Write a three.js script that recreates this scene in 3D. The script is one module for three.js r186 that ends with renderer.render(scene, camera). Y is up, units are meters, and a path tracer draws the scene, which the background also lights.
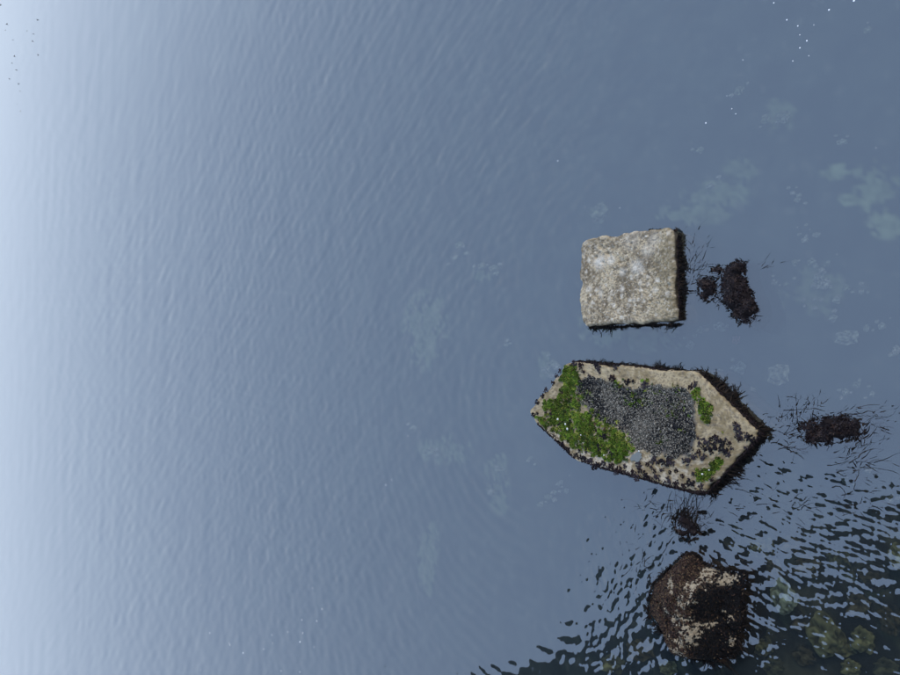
import * as THREE from 'three';
import { Sky } from 'three/addons/objects/Sky.js';
import { ImprovedNoise } from 'three/addons/math/ImprovedNoise.js';
import { mergeGeometries } from 'three/addons/utils/BufferGeometryUtils.js';

// ---------------------------------------------------------------- camera
const CAM_H = 14, FOC = 650, CX = 450, CY = 337.5, NADIR = [1150, 392];   // metres; pixels of the 900 x 675 photograph
const scene = new THREE.Scene();
const camera = new THREE.PerspectiveCamera(2 * Math.atan(CY / FOC) * 180 / Math.PI, 4 / 3, 0.1, 9000);
const upC = new THREE.Vector3(-(NADIR[0] - CX), NADIR[1] - CY, FOC).normalize();          // world up seen from the camera
const fwC = new THREE.Vector3(0, 0, -1).addScaledVector(upC, upC.z).normalize();
const rtC = new THREE.Vector3().crossVectors(fwC, upC);
camera.matrixAutoUpdate = true;
camera.position.set(0, CAM_H, 0);
camera.quaternion.setFromRotationMatrix(new THREE.Matrix4().set(
  rtC.x, rtC.y, rtC.z, 0, upC.x, upC.y, upC.z, 0, -fwC.x, -fwC.y, -fwC.z, 0, 0, 0, 0, 1));
camera.updateMatrixWorld();
function at(px, py, y = 0) {                                    // the point of height y that the photograph shows at a pixel
  const v = new THREE.Vector3((px - CX) / FOC, -(py - CY) / FOC, -1);
  const w = new THREE.Vector3(v.dot(rtC), v.dot(upC), -v.dot(fwC));
  const t = (y - CAM_H) / w.y;
  return new THREE.Vector3(w.x * t, y, w.z * t);
}

// ---------------------------------------------------------------- sky, sun, exposure
const SKY_W = 256, SKY_H = 128, skyData = new Float32Array(SKY_W * SKY_H * 4);
const SUN = new THREE.Vector3(0.74, 0.66, 0.08).normalize();
for (let j = 0; j < SKY_H; j++) for (let i = 0; i < SKY_W; i++) {
  const el = Math.max(0, Math.sin((j + 0.5) / SKY_H * Math.PI - Math.PI / 2));
  const t = 1 - Math.pow(1 - el, 1.9), o = (j * SKY_W + i) * 4;
  const hor = [0.99, 1.11, 1.26], zen = [0.90, 1.25, 1.92];
  for (let k = 0; k < 3; k++) skyData[o + k] = hor[k] + (zen[k] - hor[k]) * t;
  skyData[o + 3] = 1;
}
const sky = new THREE.DataTexture(skyData, SKY_W, SKY_H, THREE.RGBAFormat, THREE.FloatType);
sky.mapping = THREE.EquirectangularReflectionMapping; sky.magFilter = THREE.LinearFilter; sky.minFilter = THREE.LinearFilter;
sky.needsUpdate = true;
scene.background = sky; scene.environment = sky;

const sun = new THREE.DirectionalLight(0xffe6c4, 1.5);
sun.position.copy(SUN).multiplyScalar(60); sun.target.position.set(0, 0, -9);
sun.castShadow = true; sun.shadow.radius = 24; sun.shadow.mapSize.set(2048, 2048);
Object.assign(sun.shadow.camera, { left: -30, right: 30, top: 30, bottom: -30, near: 1, far: 140 });
scene.add(sun, sun.target);

const renderer = new THREE.WebGLRenderer({ antialias: true });
renderer.setSize(1024, 768);
renderer.toneMapping = THREE.LinearToneMapping;
renderer.toneMappingExposure = 1.04;
renderer.shadowMap.enabled = true;

// ---------------------------------------------------------------- helpers
let seed = 20240611;
const rnd = () => { seed |= 0; seed = seed + 0x6D2B79F5 | 0; let t = Math.imul(seed ^ seed >>> 15, 1 | seed); t = t + Math.imul(t ^ t >>> 7, 61 | t) ^ t; return ((t ^ t >>> 14) >>> 0) / 4294967296; };
const rr = (a, b) => a + (b - a) * rnd();
const gauss = () => Math.sqrt(-2 * Math.log(rnd() + 1e-9)) * Math.cos(6.2832 * rnd());
const perlin = new ImprovedNoise();
const n3 = (x, y, z) => perlin.noise(x + 103.7, y + 57.3, z + 211.1);
const fbm = (x, y, z, o = 4) => { let s = 0, a = 0.5; for (let i = 0; i < o; i++) { s += a * n3(x, y, z); x *= 2.03; y *= 2.03; z *= 2.03; a *= 0.5; } return s; };
const ss = (a, b, x) => { const t = Math.min(1, Math.max(0, (x - a) / (b - a))); return t * t * (3 - 2 * t); };
const lerp = (a, b, t) => a + (b - a) * t;
const mixc = (a, b, t) => [lerp(a[0], b[0], t), lerp(a[1], b[1], t), lerp(a[2], b[2], t)];
const taken = new Map();
const numbered = (name) => { const k = taken.get(name) || 0; taken.set(name, k + 1); return k ? name + '_' + String(k).padStart(3, '0') : name; };
function tag(o, label, category, group, kind) {
  if (label) o.userData.label = label; if (category) o.userData.category = category;
  if (group) o.userData.group = group; if (kind) o.userData.kind = kind; return o;
}
function put(o, name, parent = scene) {
  o.name = parent === scene ? numbered(name) : name; o.castShadow = o.receiveShadow = true; parent.add(o); return o;
}
function base(name, p) { const g = new THREE.Group(); g.name = numbered(name); g.position.copy(p); scene.add(g); return g; }
const dull = (o) => new THREE.MeshPhysicalMaterial({ side: THREE.DoubleSide, specularIntensity: 0.25, ...o });
const mat = (o) => new THREE.MeshStandardMaterial({ side: THREE.DoubleSide, ...o });
function geom(pos, idx, col, nor) {
  const g = new THREE.BufferGeometry();
  g.setAttribute('position', new THREE.Float32BufferAttribute(pos, 3));
  if (col) g.setAttribute('color', new THREE.Float32BufferAttribute(col, 3));
  g.setIndex(idx);
  if (nor) g.setAttribute('normal', new THREE.Float32BufferAttribute(nor, 3)); else g.computeVertexNormals();
  return g;
}
function inside(poly, x, z) {
  let c = false;
  for (let i = 0, j = poly.length - 1; i < poly.length; j = i++) {
    const [xi, zi] = poly[i], [xj, zj] = poly[j];
    if ((zi > z) !== (zj > z) && x < (xj - xi) * (z - zi) / (zj - zi) + xi) c = !c;
  }
  return c;
}
function edgeDist(poly, x, z) {
  let d = 1e9;
  for (let i = 0, j = poly.length - 1; i < poly.length; j = i++) {
    const [ax, az] = poly[j], [bx, bz] = poly[i], dx = bx - ax, dz = bz - az;
    const t = Math.min(1, Math.max(0, ((x - ax) * dx + (z - az) * dz) / (dx * dx + dz * dz)));
    d = Math.min(d, Math.hypot(x - ax - dx * t, z - az - dz * t));
  }
  return d;
}
const area = (pts, y) => pts.map(([px, py]) => { const p = at(px, py, y); return [p.x, p.z]; });
function bounds(poly) { const xs = poly.map(p => p[0]), zs = poly.map(p => p[1]); return [Math.min(...xs), Math.max(...xs), Math.min(...zs), Math.max(...zs)]; }
function sample(poly) { const b = bounds(poly); for (let k = 0; k < 500; k++) { const x = rr(b[0], b[1]), z = rr(b[2], b[3]); if (inside(poly, x, z)) return [x, z]; } return poly[0]; }

// colour relief shared by mineral surfaces: fine grain, tiled in metres through uv
function grainTexture(size, fn) {
  const d = new Uint8Array(size * size * 4);
  for (let j = 0; j < size; j++) for (let i = 0; i < size; i++) { const v = fn(i, j), o = (j * size + i) * 4; d[o] = d[o + 1] = d[o + 2] = Math.max(0, Math.min(255, v)); d[o + 3] = 255; }
  const t = new THREE.DataTexture(d, size, size); t.wrapS = t.wrapT = THREE.RepeatWrapping; t.magFilter = THREE.LinearFilter; t.minFilter = THREE.LinearFilter; t.needsUpdate = true; return t;
}

// ---------------------------------------------------------------- the sea
const ROCK = at(695, 605, 0), HEX = at(640, 430, 0), SQ = at(630, 280, 0), WEED = at(832, 430, 0), TIP = at(530, 410, 0);
const waves = [], chop = [], chop2 = [];
{
  const main = Math.PI * 0.5 + 0.42;                            // the breeze: crests lie nearly across the view
  for (let i = 0; i < 76; i++) {
    const L = 0.16 * Math.pow(30, Math.pow(i / 75, 1.15)), k = 6.2832 / L * rr(0.95, 1.05), a = main + gauss() * (i % 3 ? 0.55 : 0.95);
    waves.push([Math.cos(a) * k, Math.sin(a) * k, 0.0100 * rr(0.6, 1.3) * (L < 0.7 ? 1.75 : L < 1.2 ? 1.05 : L < 2 ? 0.58 : 0.34), rr(0, 6.2832), k]);
  }
  for (let i = 0; i < 92; i++) {
    const L = 0.072 * Math.pow(8, i / 91), k = 6.2832 / L, a = (i % 2 ? 0.42 : 1.85) + gauss() * 0.55;
    (i % 2 ? chop : chop2).push([Math.cos(a) * k, Math.sin(a) * k, 0.05 * rr(0.6, 1.3) * (L < 0.24 ? 1.1 : 0.62), rr(0, 6.2832), k]);
  }
}
const rings = [[TIP.x + 0.4, TIP.z + 0.5, 0.40, 0.12, 2.2, 13], [SQ.x, SQ.z - 0.6, 0.36, 0.085, 1.5, 12], [WEED.x, WEED.z, 0.20, 0.035, 0.7, 2.2], [ROCK.x, ROCK.z, 0.42, 0.19, 1.1, 5], [ROCK.x, ROCK.z, 0.23, 0.14, 1.1, 4]];
const DECK_A = at(530, 666, -11.2), DECK_B = at(900, 525, -11.2);   // the edge of the bridge as the water mirrors it
function calm(x, z) {                                            // how ruffled the surface is
  const d = -z + 0.25 * x;
  const patch = 0.82 + 0.75 * fbm(x * 0.09, 3.1, z * 0.06, 3);
  return (0.10 + 0.95 * ss(7.2, 15, d + 1.3 * n3(x * 0.3, 0, z * 0.3))) * Math.max(0.25, patch);
}
function rough(x, z) {                                           // chop round the mussel rock and under the bridge
  const d = Math.hypot((x - ROCK.x) / 1.15, (z - ROCK.z) * 0.95) + 0.8 * fbm(x * 0.8, 7, z * 0.8, 2);
  let a = 1 - ss(1.3, 4.6, d);
  const e = (x - DECK_A.x) * 0.31 + 0;                            // seaward side stays smooth
  const s = ss(-1.3, -3.0, x + 0.35 * z * 0.3 + 0.9 * fbm(x * 0.6, 1, z * 0.6, 2)) * (1 - ss(-6, -11, z + 0.3 * x));
  return Math.max(a, 0.9 * s) * Math.max(0.12, 0.7 + 1.3 * fbm(x * 0.8, 5, z * 0.8, 3));
}
function waterAt(x, z, dr, da) {
  let h = 0, gx = 0, gz = 0;
  const c = calm(x, z), q = rough(x, z), inv = 1 / Math.max(0.01, Math.hypot(x, z)), ux = x * inv, uz = z * inv;
  const add = (list, amp, wx = 0, wz = 0) => {
    for (const [kx, kz, s, p, k] of list) {
      const fr = Math.abs(kx * ux + kz * uz) * dr, fa = Math.abs(kz * ux - kx * uz) * da, f = Math.max(fr, fa * 1.25);
      if (f > 2.1) continue;
      const m = s * amp * (f > 1.1 ? 2.1 - f : 1), ph = kx * (x + wx) + kz * (z + wz) + p, sn = Math.sin(ph), cs = Math.cos(ph);
      h += m / k * sn; gx += m * cs * kx / k; gz += m * cs * kz / k;
    }
  };
  add(waves, c);
  if (q > 0.01) { const wx = 0.22 * fbm(x * 0.9, 71, z * 0.9, 2), wz = 0.22 * fbm(x * 0.9, 81, z * 0.9, 2), w = ss(-7.6, -5.4, z + 1.2 * n3(x * 0.5, 17, z * 0.5)); if (w > 0.01) add(chop, q * w, wx, wz); if (w < 0.99) add(chop2, q * (1 - w), wx, wz); }
  for (const [x0, z0, L, s, r0, r1] of rings) {
    const dx = x - x0, dz = z - z0, d = Math.hypot(dx, dz) + 1e-6;
    if (d > r1 || d < r0 * 0.4 || dr > L * 0.5) continue;
    const k = 6.2832 / L, env = ss(r0 * 0.4, r0, d) * Math.pow(1 - d / r1, 1) * (0.6 + 0.8 * n3(x * 0.5, 9, z * 0.5));
    const w = d + 0.3 * fbm(x * 0.9, 2 + L, z * 0.9, 2);
    h += s * env / k * Math.sin(k * w); const g = s * env * Math.cos(k * w) / d; gx += g * dx; gz += g * dz;
  }
  return [h, gx, gz];
}
{
  const az = [];
  for (let i = 0; i < 860; i++) az.push(-1.2 + 2.15 * i / 860);
  for (let i = 0; i < 140; i++) az.push(0.95 + 1.15 * i / 140);
  for (let i = 0; i < 50; i++) az.push(2.1 + (6.2832 - 4.2) * i / 50);
  for (let i = 0; i < 110; i++) az.push(6.2832 - 2.1 + 0.9 * i / 110);
  const rad = []; let r = 0.4;
  while (r < 6000) { rad.push(r); const dist = Math.hypot(r, CAM_H), dep = CAM_H / dist; r += Math.max(0.02, Math.min(r < 400 ? (r > 5 && r < 11.5 ? 0.00125 : 0.0019) * dist / dep : r * 0.15, r * 0.15)); }
  const NA = az.length, NR = rad.length, pos = new Float32Array((NA * NR + 1) * 3), nor = new Float32Array((NA * NR + 1) * 3), idx = [];
  for (let j = 0; j < NR; j++) for (let i = 0; i < NA; i++) {
    const R = rad[j], x = Math.sin(az[i]) * R, z = -Math.cos(az[i]) * R, o = (j * NA + i) * 3;
    const dr = (j ? rad[j] - rad[j - 1] : 0.05), da = R * ((az[(i + 1) % NA] - az[i] + 6.2832) % 6.2832);
    const [h, gx, gz] = R < 900 ? waterAt(x, z, dr, da) : [0, 0, 0], l = 1 / Math.hypot(gx, 1, gz);
    pos[o] = x; pos[o + 1] = h; pos[o + 2] = z; nor[o] = -gx * l; nor[o + 1] = l; nor[o + 2] = -gz * l;
    if (j) { const i2 = (i + 1) % NA, a = (j - 1) * NA + i, b = (j - 1) * NA + i2, c = j * NA + i, d = j * NA + i2; idx.push(a, b, c, b, d, c); }
  }
  nor[NA * NR * 3 + 1] = 1;
  for (let i = 0; i < NA; i++) idx.push(NA * NR, (i + 1) % NA, i);
  const g = new THREE.BufferGeometry();
  g.setAttribute('position', new THREE.BufferAttribute(pos, 3)); g.setAttribute('normal', new THREE.BufferAttribute(nor, 3));
  g.setIndex(new THREE.BufferAttribute(new Uint32Array(idx), 1));
  console.log('sea', NA, NR, idx.length / 3);
  const m = new THREE.MeshPhysicalMaterial({ color: new THREE.Color().setRGB(0.86, 0.92, 0.92), roughness: 0.03, ior: 1.95, transmission: 1, thickness: 0, side: THREE.DoubleSide });
  tag(put(new THREE.Mesh(g, m), 'sea_water'), null, null, null, 'structure');
}

// suspended silt: the water is turbid, so what lies deeper is veiled more
for (const y of [-0.28, -0.78]) {
  const g = new THREE.CircleGeometry(6000, 96); g.rotateX(-Math.PI / 2);
  const o = put(new THREE.Mesh(g, mat({ color: new THREE.Color().setRGB(0.028, 0.038, 0.047), roughness: 1, transparent: true, opacity: 0.36 })), 'silt_layer');
  o.position.y = y; tag(o, null, null, null, 'structure');
}

// ---------------------------------------------------------------- the sea floor
const BED = -1.5;
const shelf = (x, z) => ss(-2.6, -4.2, x - 0.25 * (z + 6) + 0.6 * n3(x * 0.6, 2, z * 0.6)) * (1 - ss(-6.4, -9, z + 0.8 * n3(x * 0.5, 9, z * 0.5)));   // the rocky shallows round the mussel rock
const bedH = (x, z) => BED + 0.35 * fbm(x * 0.22, 4, z * 0.22, 4) + 0.10 * fbm(x * 1.3, 8, z * 1.3, 3) - 2.1 * ss(13, 40, Math.hypot(x, z)) + shelf(x, z) * (0.5 + 0.25 * fbm(x * 1.1, 14, z * 1.1, 4));
{
  const patches = [[876, 188, 26, 26], [840, 172, 22, 9], [852, 200, 14, 8], [888, 222, 20, 18], [715, 195, 36, 14], [690, 215, 40, 10], [640, 338, 50, 14], [420, 330, 26, 40], [440, 450, 34, 16], [500, 480, 14, 34],
    [780, 115, 16, 18], [425, 560, 14, 40], [480, 275, 12, 8], [600, 213, 9, 9], [760, 300, 30, 12], [820, 290, 26, 26], [545, 365, 9, 14], [740, 170, 18, 12], [590, 330, 20, 14]]
    .map(([x, y, rx, ry], q) => { const c = at(x, y, BED), a = at(x + rx, y, BED), b = at(x, y + ry, BED); return [c.x, c.z, a.x - c.x, a.z - c.z, b.x - c.x, b.z - c.z, q < 4 ? 1.25 : q < 7 ? 0.8 : 0.6]; });
  const line = (lo, hi, step) => { const s = []; for (let v = lo; v <= hi; v += step) s.push(v); for (let k = 0, v = hi, w = step; k < 34; k++) { w *= 1.35; v += w; s.push(v); } for (let k = 0, v = lo, w = step; k < 34; k++) { w *= 1.35; v -= w; s.unshift(v); } return s; };
  const xs = line(-13, 13, 0.085), zs = line(-28, 0, 0.085), pos = [], col = [], idx = [];
  for (let j = 0; j < zs.length; j++) for (let i = 0; i < xs.length; i++) {
    const x = xs[i], z = zs[j];
    pos.push(x, bedH(x, z), z);
    let s = 0, pw = 0.6;
    for (const [cx, cz, ax, az, bx, bz, w] of patches) {
      const dx = x - cx, dz = z - cz, det = ax * bz - az * bx, u = (dx * bz - dz * bx) / det, v = (ax * dz - az * dx) / det;
      const d = Math.hypot(u, v); if (d < 2 && 1 - d * 0.85 > s) { s = 1 - d * 0.85; pw = w; }
    }
    const n = fbm(x * 1.1, 2, z * 1.1, 4), n2 = fbm(x * 4, 6, z * 4, 3);
    let c = mixc([0.020, 0.030, 0.030], [0.060, 0.075, 0.060], ss(-0.3, 0.3, n + n2 * 0.5));
    c = mixc(c, mixc([0.22, 0.26, 0.12], [0.46, 0.53, 0.27], ss(-0.3, 0.3, n2 + 0.8 * n3(x * 7, 21, z * 7))), Math.min(1, 0.8 * pw) * ss(0.2, 0.5, s + n * 1.5 + n2 * 1.1 + 0.5 * n3(x * 9, 5, z * 9)) * ss(0, 0.2, s));
    c = mixc(c, [0.16, 0.16, 0.12], 0.6 * ss(0.26, 0.34, n2 + 0.25 * n));
    const sh = shelf(x, z); if (sh > 0) { c = mixc(c, mixc([0.035, 0.03, 0.018], [0.20, 0.18, 0.09], ss(-0.15, 0.4, n + 0.6 * n2)), 0.9 * sh); c = mixc(c, [0.22, 0.25, 0.09], 0.7 * sh * ss(0.15, 0.35, fbm(x * 1.7, 44, z * 1.7, 4))); }
    col.push(...c);
    if (i && j) { const W = xs.length, d = j * W + i; idx.push(d - W - 1, d - 1, d - W, d - W, d - 1, d); }
  }
  tag(put(new THREE.Mesh(geom(pos, idx, col), mat({ vertexColors: true, roughness: 1 })), 'seabed'), null, null, null, 'structure');
}

// ---------------------------------------------------------------- the bridge the picture is taken from (out of frame: it shades and is mirrored in the water)
{
  const dir = new THREE.Vector3().subVectors(DECK_B, DECK_A).setY(0).normalize(), side = new THREE.Vector3(-dir.z, 0, dir.x);
  if (side.dot(new THREE.Vector3(-1, 0, 1)) < 0) side.negate();
  console.log('deck edge clears the plumb line by', side.dot(new THREE.Vector3(DECK_A.x, 0, DECK_A.z)));
  const g = base('bridge_deck', new THREE.Vector3(DECK_A.x, 0, DECK_A.z));
  const m = mat({ color: new THREE.Color().setRGB(0.06, 0.06, 0.055), roughness: 0.95 });
  const ang = Math.atan2(-dir.z, dir.x), s = Math.sign(new THREE.Vector3(0, 0, 1).applyAxisAngle(new THREE.Vector3(0, 1, 0), ang).dot(side));
  g.rotation.y = ang;
  const bx = (name, w, h, d, x, y, z) => { const o = put(new THREE.Mesh(new THREE.BoxGeometry(w, h, d), m), name, g); o.position.set(x, y, z * s); return o; };
  bx('deck_slab', 130, 0.5, 15, 10, 12.25, 7.5);
  for (let k = 0; k < 5; k++) bx('girder', 130, 0.797, 0.5, 10, 11.599, 0.26 + k * 3.62);
  tag(g, 'dark concrete bridge deck with girders above the water', 'bridge');
}

// ---------------------------------------------------------------- concrete footings
// a block: rings from its middle to its outline, a worn edge, then its sides down to the sea floor
function blockGeometry(poly, topFn, colFn, { rings: NR = 70, per = 0.035, bevel = 0.05, batter = 0.06, low = -2.3, sideCol }) {
  const out = [];
  for (let i = 0; i < poly.length; i++) {
    const a = poly[i], b = poly[(i + 1) % poly.length], n = Math.max(2, Math.round(Math.hypot(b[0] - a[0], b[1] - a[1]) / per));
    for (let k = 0; k < n; k++) out.push([lerp(a[0], b[0], k / n), lerp(a[1], b[1], k / n)]);
  }
  const N = out.length;
  for (let s = 0; s < 2; s++) { const c = out.map(p => p.slice()); for (let i = 0; i < N; i++) { const a = c[(i + N - 1) % N], b = c[i], d = c[(i + 1) % N]; out[i] = [(a[0] + 2 * b[0] + d[0]) / 4, (a[1] + 2 * b[1] + d[1]) / 4]; } }
  for (const p of out) { const w = 0.05 * n3(p[0] * 3, 1, p[1] * 3) + 0.03 * n3(p[0] * 8, 2, p[1] * 8) - 0.07 * ss(0.25, 0.45, n3(p[0] * 2.3, 12, p[1] * 2.3)); const l = Math.hypot(...p) || 1; p[0] += p[0] / l * w; p[1] += p[1] / l * w; }
  const pos = [0, topFn(0, 0), 0], col = [...colFn(0, 0)], idx = [];
  const ringAt = (fn) => { const s = pos.length / 3; for (let i = 0; i < N; i++) { const [p, c] = fn(out[i]); pos.push(...p); col.push(...c); } return s; };
  let prev = -1;
  const link = (s) => { for (let i = 0; i < N; i++) { const j = (i + 1) % N; if (prev < 0) idx.push(0, s + j, s + i); else idx.push(prev + i, prev + j, s + i, prev + j, s + j, s + i); } prev = s; };
  for (let k = 1; k <= NR; k++) {
    const t = Math.pow(k / NR, 0.8);
    link(ringAt(([x, z]) => { const l = Math.hypot(x, z), f = t * (1 - bevel / l), X = x * f, Z = z * f; return [[X, topFn(X, Z), Z], colFn(X, Z)]; }));
  }
  for (let k = 1; k <= 4; k++) {
    const a = k / 4 * Math.PI / 2;
    link(ringAt(([x, z]) => { const l = Math.hypot(x, z), f = 1 - bevel / l * (1 - Math.sin(a)); return [[x * f, topFn(x * f, z * f) - bevel * (1 - Math.cos(a)), z * f], colFn(x * f, z * f)]; }));
  }
  const y0 = topFn(out[0][0], out[0][1]) - bevel;
  for (let k = 1; k <= 16; k++) {
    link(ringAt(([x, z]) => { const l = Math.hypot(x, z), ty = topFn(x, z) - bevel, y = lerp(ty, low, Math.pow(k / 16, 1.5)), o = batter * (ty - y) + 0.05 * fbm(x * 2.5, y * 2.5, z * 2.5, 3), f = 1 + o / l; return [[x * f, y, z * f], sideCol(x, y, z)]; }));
  }
  return geom(pos, idx, col);
}
const localArea = (pts, y, c) => area(pts, y).map(([x, z]) => [x - c.x, z - c.z]);
const concreteMat = mat({ vertexColors: true, roughness: 0.93 });

// seaweed: tapering strands that leave an edge, hang and then trail out on the water
function strand(pos, idx, col, pts, w, c) {
  const s0 = pos.length / 3, n = pts.length, t = new THREE.Vector3(), u = new THREE.Vector3();
  for (let i = 0; i < n; i++) {
    t.subVectors(pts[Math.min(n - 1, i + 1)], pts[Math.max(0, i - 1)]); u.set(-t.z, 0, t.x); if (u.lengthSq() < 1e-9) u.set(1, 0, 0); u.normalize().multiplyScalar(w * (1 - 0.85 * i / (n - 1)));
    const p = pts[i];
    pos.push(p.x - u.x, p.y, p.z - u.z, p.x, p.y + w * 0.7, p.z, p.x + u.x, p.y, p.z + u.z); col.push(...c, ...c, ...c);
    if (i) { const a = s0 + (i - 1) * 3, b = s0 + i * 3; idx.push(a, a + 1, b, a + 1, b + 1, b, a + 1, a + 2, b + 1, a + 2, b + 2, b + 1); }
  }
}
const weedMat = dull({ vertexColors: true, roughness: 0.95 });
const weedCol = () => { const v = rr(0.5, 1.5); return rnd() < 0.7 ? [0.008 * v, 0.007 * v, 0.007 * v] : [0.02 * v, 0.014 * v, 0.010 * v]; };
// along: list of [x0,z0,x1,z1,count,reach]; local coordinates, origin at the block's middle
function fringe(parent, edges, topY, opts = {}) {
  const pos = [], idx = [], col = [];
  for (const [x0, z0, x1, z1, n, reach, lean = 0] of edges) {
    const dx = x1 - x0, dz = z1 - z0, l = Math.hypot(dx, dz); let ox = -dz / l, oz = dx / l;
    if (ox * (x0 + x1) + oz * (z0 + z1) < 0) { ox = -ox; oz = -oz; }
    for (let k = 0; k < n; k++) {
      const t = rnd(), cl = n3(t * l * 3.2, 4, x0) + 0.5 * n3(t * l * 9, 7, z0), y0 = (topY - 0.06) * (1 - Math.pow(rnd(), 1.5)) , out = reach * (0.2 + 1.3 * rnd() * rnd()) * Math.max(0.15, 0.75 + 1.5 * cl), a = lean + 1.6 * n3(t * l * 2.2, 14, x1) + gauss() * 0.6;
      const ca = Math.cos(a), sa = Math.sin(a), vx = ox * ca + dx / l * sa, vz = oz * ca + dz / l * sa, pts = [];
      const off = 0.02 + 0.06 * (topY - y0);
      for (let i = 0; i < 6; i++) {
        const s = i / 5, y = Math.max(0.006 + rnd() * 0.02, y0 * (1 - Math.pow(s * 1.5, 1.3)));
        pts.push(new THREE.Vector3(x0 + dx * t + ox * off + vx * out * s + gauss() * 0.012, y, z0 + dz * t + oz * off + vz * out * s + gauss() * 0.012));
      }
      strand(pos, idx, col, pts, rr(0.006, 0.02), weedCol());
    }
  }
  return tag(put(new THREE.Mesh(geom(pos, idx, col), weedMat), 'seaweed_fringe', parent), opts.label, null, null, 'stuff');
}

// mussels: a pointed, slightly flattened shell
const mussel = (() => {
  const g = new THREE.SphereGeometry(1, 8, 5), p = g.attributes.position;
  for (let i = 0; i < p.count; i++) { const x = p.getX(i), f = 0.55 + 0.45 * ss(-1, 0.5, x) - 0.15 * ss(0.5, 1, x); p.setXYZ(i, x * 0.03, p.getY(i) * 0.011 * f, p.getZ(i) * 0.016 * f); }
  g.computeVertexNormals(); return g;
})();
const shellMat = dull({ roughness: 0.75 });
const dummy = new THREE.Object3D(), tint = new THREE.Color();
function instances(name, geo, material, spots, parent, label) {     // spots: [x, y, z, scale, colour, normal?]
  const o = new THREE.InstancedMesh(geo, material, spots.length);
  spots.forEach(([x, y, z, s, c, nrm], i) => {
    dummy.position.set(x, y, z); dummy.scale.set(s * rr(0.8, 1.2), s * rr(0.8, 1.2), s * rr(0.8, 1.2));
    dummy.quaternion.setFromUnitVectors(new THREE.Vector3(0, 1, 0), nrm || new THREE.Vector3(0, 1, 0));
    dummy.rotateY(rr(0, 6.28)); dummy.rotateX(gauss() * 0.6); dummy.rotateZ(gauss() * 0.6);
    dummy.updateMatrix(); o.setMatrixAt(i, dummy.matrix); o.setColorAt(i, tint.setRGB(...c));
  });
  return tag(put(o, name, parent), label, null, null, 'stuff');
}
const musselCol = (pale) => { const r = rnd(), v = rr(0.7, 1.3); return r < pale ? [0.24 * v, 0.22 * v, 0.18 * v] : r < pale * 2.8 ? [0.10 * v, 0.092 * v, 0.075 * v] : [0.010 * v, 0.011 * v, 0.013 * v]; };
const purpleCol = () => { const v = rr(0.6, 1.5); return rnd() < 0.75 ? [0.012 * v, 0.008 * v, 0.009 * v] : [0.03 * v, 0.018 * v, 0.017 * v]; };

// green algae: small ruffled blades standing in clumps
const algaBlade = (() => {
  const pos = [], idx = [];
  for (let b = 0; b < 5; b++) {
    const a = b * 1.2566, cx = Math.cos(a), cz = Math.sin(a), s = pos.length / 3;
    pos.push(cx * 0.004 - cz * 0.012, 0, cz * 0.004 + cx * 0.012, cx * 0.004 + cz * 0.012, 0, cz * 0.004 - cx * 0.012, cx * 0.03 + cz * 0.016, 0.028, cz * 0.03 - cx * 0.016, cx * 0.03 - cz * 0.016, 0.024, cz * 0.03 + cx * 0.016, cx * 0.052, 0.018, cz * 0.052);
    idx.push(s, s + 1, s + 2, s, s + 2, s + 3, s + 3, s + 2, s + 4);
  }
  return geom(pos, idx);
})();
const algaMat = dull({ roughness: 0.7 });
function algae(parent, poly, topFn, dens, name, label) {
  const b = bounds(poly), n = Math.round((b[1] - b[0]) * (b[3] - b[2]) * dens), spots = [];
  for (let k = 0; k < n; k++) {
    const x = rr(b[0], b[1]), z = rr(b[2], b[3]);
    if (!inside(poly, x, z)) continue;
    const e = edgeDist(poly, x, z), f = fbm(x * 5, 3, z * 5, 3);
    if (e < 0.25 && n3(x * 6, 51, z * 6) + 0.6 * n3(x * 16, 52, z * 16) > e * 4.5 - 0.15) continue;
    if (f < -0.03 && rnd() < 0.82) continue;
    const v = 0.62 + 1.6 * (fbm(x * 6, 12, z * 6, 3) + 0.25) , hgt = 0.05 * Math.max(0, fbm(x * 7, 20, z * 7, 2) + 0.2);
    const c = rnd() < 0.22 ? [0.16, 0.18, 0.03] : rnd() < 0.3 ? [0.035, 0.055, 0.014] : rnd() < 0.06 ? [0.08, 0.05, 0.025] : [0.075, 0.13, 0.012];
    spots.push([x, topFn(x, z) + hgt - 0.004, z, rr(0.6, 1.15), [c[0] * v, c[1] * v, c[2] * v]]);
  }
  return instances(name, algaBlade, algaMat, spots, parent, label);
}

// scattered grains (aggregate, lichen spots): irregular flecks of varying size, `amount` of the cells hold one
const hash = (i, j, k) => { let h = Math.imul(i, 374761393) + Math.imul(j, 668265263) + Math.imul(k, 2147483647) | 0; h = Math.imul(h ^ h >>> 13, 1274126177); return ((h ^ h >>> 16) >>> 0) / 4294967296; };
function speck(x, z, freq, amount) {
  const u = x * freq + 0.35 * n3(x * freq * 1.7, 3, z * freq * 1.7), v = z * freq + 0.35 * n3(x * freq * 1.7, 33, z * freq * 1.7), i0 = Math.floor(u), j0 = Math.floor(v); let m = 0;
  for (let a = -1; a <= 1; a++) for (let b = -1; b <= 1; b++) { const i = i0 + a, j = j0 + b; if (hash(i, j, 1) > amount) continue; const d = Math.hypot(u - i - hash(i, j, 2), v - j - hash(i, j, 3)), r = 0.15 + 0.4 * hash(i, j, 4); m = Math.max(m, (0.4 + 0.6 * hash(i, j, 5)) * (1 - ss(r * 0.5, r, d))); }
  return m;
}

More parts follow.
